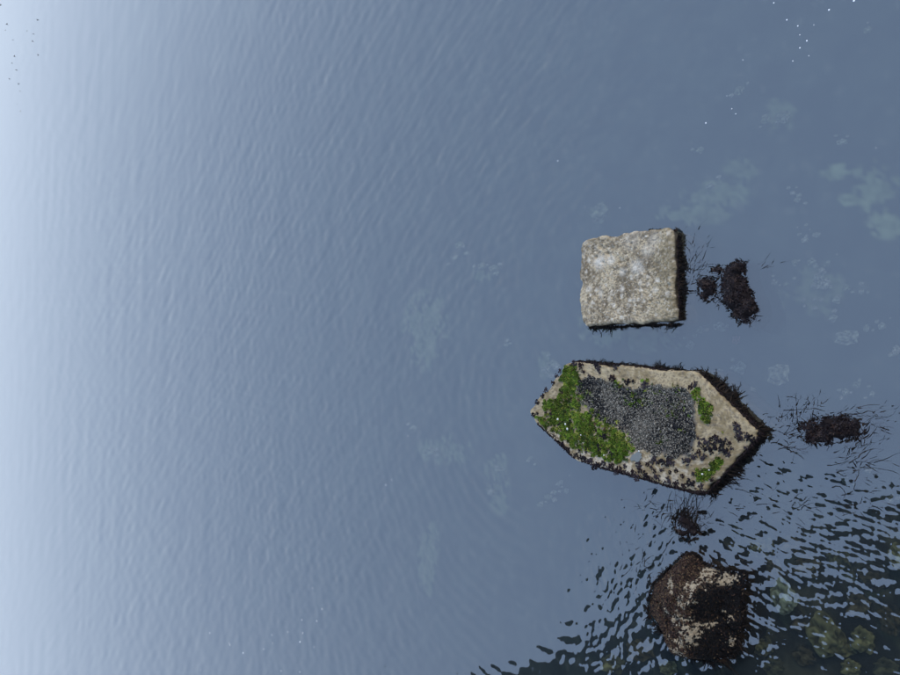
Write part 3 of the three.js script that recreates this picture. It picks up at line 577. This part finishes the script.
for (const [x, y, r, m] of [[818, 278, 6, 0], [826, 284, 5, 3], [812, 262, 5, 1], [836, 300, 5, 0], [803, 300, 4, 0], [815, 308, 4, 3], [846, 288, 4, 1], [833, 318, 5, 0], [861, 292, 4, 3], [866, 329, 4, 0], [882, 326, 4, 0], [896, 350, 5, 3], [774, 283, 4, 0], [786, 284, 4, 1], [771, 308, 3, 3], [719, 326, 5, 0], [733, 316, 4, 3], [795, 262, 4, 1], [805, 240, 4, 3], [816, 235, 4, 0], [797, 200, 5, 0], [793, 193, 4, 3], [765, 120, 6, 1], [782, 116, 7, 1], [700, 150, 5, 1], [739, 91, 6, 1], [710, 186, 5, 0], [842, 142, 5, 0], [868, 30, 4, 1], [553, 364, 7, 1], [494, 268, 6, 1], [482, 266, 4, 1], [460, 245, 5, 1], [455, 258, 4, 0], [506, 345, 4, 0], [545, 370, 5, 0], [548, 497, 6, 1], [558, 484, 4, 0], [561, 482, 3, 3], [540, 505, 4, 1], [856, 385, 6, 1], [872, 394, 5, 0], [846, 392, 4, 0], [720, 372, 5, 0], [740, 368, 6, 0], [752, 390, 4, 0], [700, 330, 6, 1], [690, 345, 5, 0], [530, 458, 4, 1], [413, 428, 5, 1], [430, 452, 6, 1], [500, 470, 6, 1], [492, 492, 5, 1], [868, 470, 4, 3], [845, 480, 5, 0], [890, 500, 5, 0], [806, 225, 3, 3], [828, 262, 4, 0], [822, 270, 4, 3]])
  for (let k = 0; k < 3; k++) { const q = k ? 9 : 0, z = r * (k ? rr(0.25, 0.6) : rr(0.6, 1.1)); stone(x + rr(-q, q), y + rr(-q, q), z, z * rr(0.5, 1), k ? (m + k) % 2 * 3 : m, GL, BED + rr(0.1, 0.25), G); }

// ---------------------------------------------------------------- specks of foam, and birds far out
const foamGeo = new THREE.IcosahedronGeometry(1, 1), foamMat = mat({ color: new THREE.Color().setRGB(0.85, 0.87, 0.88), roughness: 0.5 });
{ const p = foamGeo.attributes.position; for (let i = 0; i < p.count; i++) { const s = 1 + 0.5 * n3(p.getX(i) * 2, p.getY(i) * 2, p.getZ(i) * 2); p.setXYZ(i, p.getX(i) * s, p.getY(i) * s * 0.5, p.getZ(i) * s); } foamGeo.computeVertexNormals(); }
for (const [x, y, r] of [[787, 20, 1], [798, 26, 1], [800, 35, 0.7], [807, 41, 1.1], [800, 48, 1], [809, 56, 0.7], [793, 61, 0.8], [829, 10, 1.2], [774, 3, 1], [854, 1, 1.4], [814, 25, 0.6], [558, 161, 1], [706, 123, 1.1], [732, 109, 0.8], [736, 114, 0.8], [727, 96, 0.5], [743, 60, 0.6], [876, 148, 0.6], [585, 207, 0.6], [210, 633, 1], [230, 645, 1], [243, 653, 1.1], [229, 643, 0.8], [264, 649, 0.9], [302, 620, 1.1], [317, 621, 1.1], [303, 633, 0.9], [300, 642, 1.2], [288, 632, 0.8], [272, 635, 0.8], [322, 609, 1.1], [313, 588, 0.7], [281, 671, 0.9], [300, 672, 0.9], [273, 643, 0.7], [201, 670, 0.8], [223, 597, 0.7], [232, 598, 0.6], [201, 585, 0.7], [314, 647, 0.7], [408, 436, 0.6], [386, 485, 0.9], [392, 480, 0.7], [620, 208, 0.6], [500, 130, 0.5]]) {
  const c = at(x, y, 0), d = c.distanceTo(camera.position) / FOC, o = put(new THREE.Mesh(foamGeo, foamMat), 'foam_fleck');
  o.position.set(c.x, waterAt(c.x, c.z, 0.05, 0.05)[0] + 0.008, c.z); o.scale.setScalar(Math.min(0.06, r * d * 0.5)); o.rotation.y = rr(0, 6);
  tag(o, 'tiny white fleck of foam floating on the water', 'foam', 'white foam flecks on open water');
}
{
  const parts = [];
  const body = new THREE.SphereGeometry(1, 10, 7); body.scale(0.24, 0.09, 0.11); body.translate(0, 0.06, 0); parts.push(body);
  const neck = new THREE.CylinderGeometry(0.025, 0.04, 0.2, 7); neck.rotateZ(-0.25); neck.translate(0.2, 0.2, 0); parts.push(neck);
  const head = new THREE.SphereGeometry(0.045, 8, 6); head.translate(0.235, 0.31, 0); parts.push(head);
  const bill = new THREE.ConeGeometry(0.014, 0.09, 5); bill.rotateZ(-Math.PI / 2); bill.translate(0.31, 0.31, 0); parts.push(bill);
  const tail = new THREE.ConeGeometry(0.05, 0.16, 6); tail.rotateZ(Math.PI / 2); tail.scale(1, 0.5, 1); tail.translate(-0.28, 0.08, 0); parts.push(tail);
  const bird = mergeGeometries(parts.map(p => p.toNonIndexed())), bm = mat({ color: new THREE.Color().setRGB(0.03, 0.028, 0.026), roughness: 0.8 });
  for (const [x, y, s] of [[0.6, 5, 1], [7, 24, 1.1], [5.5, 30, 0.6], [13, 40, 0.8], [14.5, 56, 1], [12, 63, 0.7], [16.5, 70, 1], [9.5, 79, 0.9], [18.5, 84, 0.9], [20, 91, 0.6], [20.5, 111, 0.6], [17, 104, 0.5], [37.5, 20, 1], [33.5, 34, 0.7], [32.5, 41, 0.8], [38, 55, 0.8], [27, 31, 0.5]]) {
    const c = at(x, y, 0), o = put(new THREE.Mesh(bird, bm), 'seabird'); o.position.set(c.x, -0.02, c.z); o.rotation.y = rr(0, 6.28); o.scale.setScalar(s * 0.5);
    tag(o, 'small dark bird floating far out on the bright water', 'bird', 'dark birds far out on the water');
  }
}
renderer.render(scene, camera);
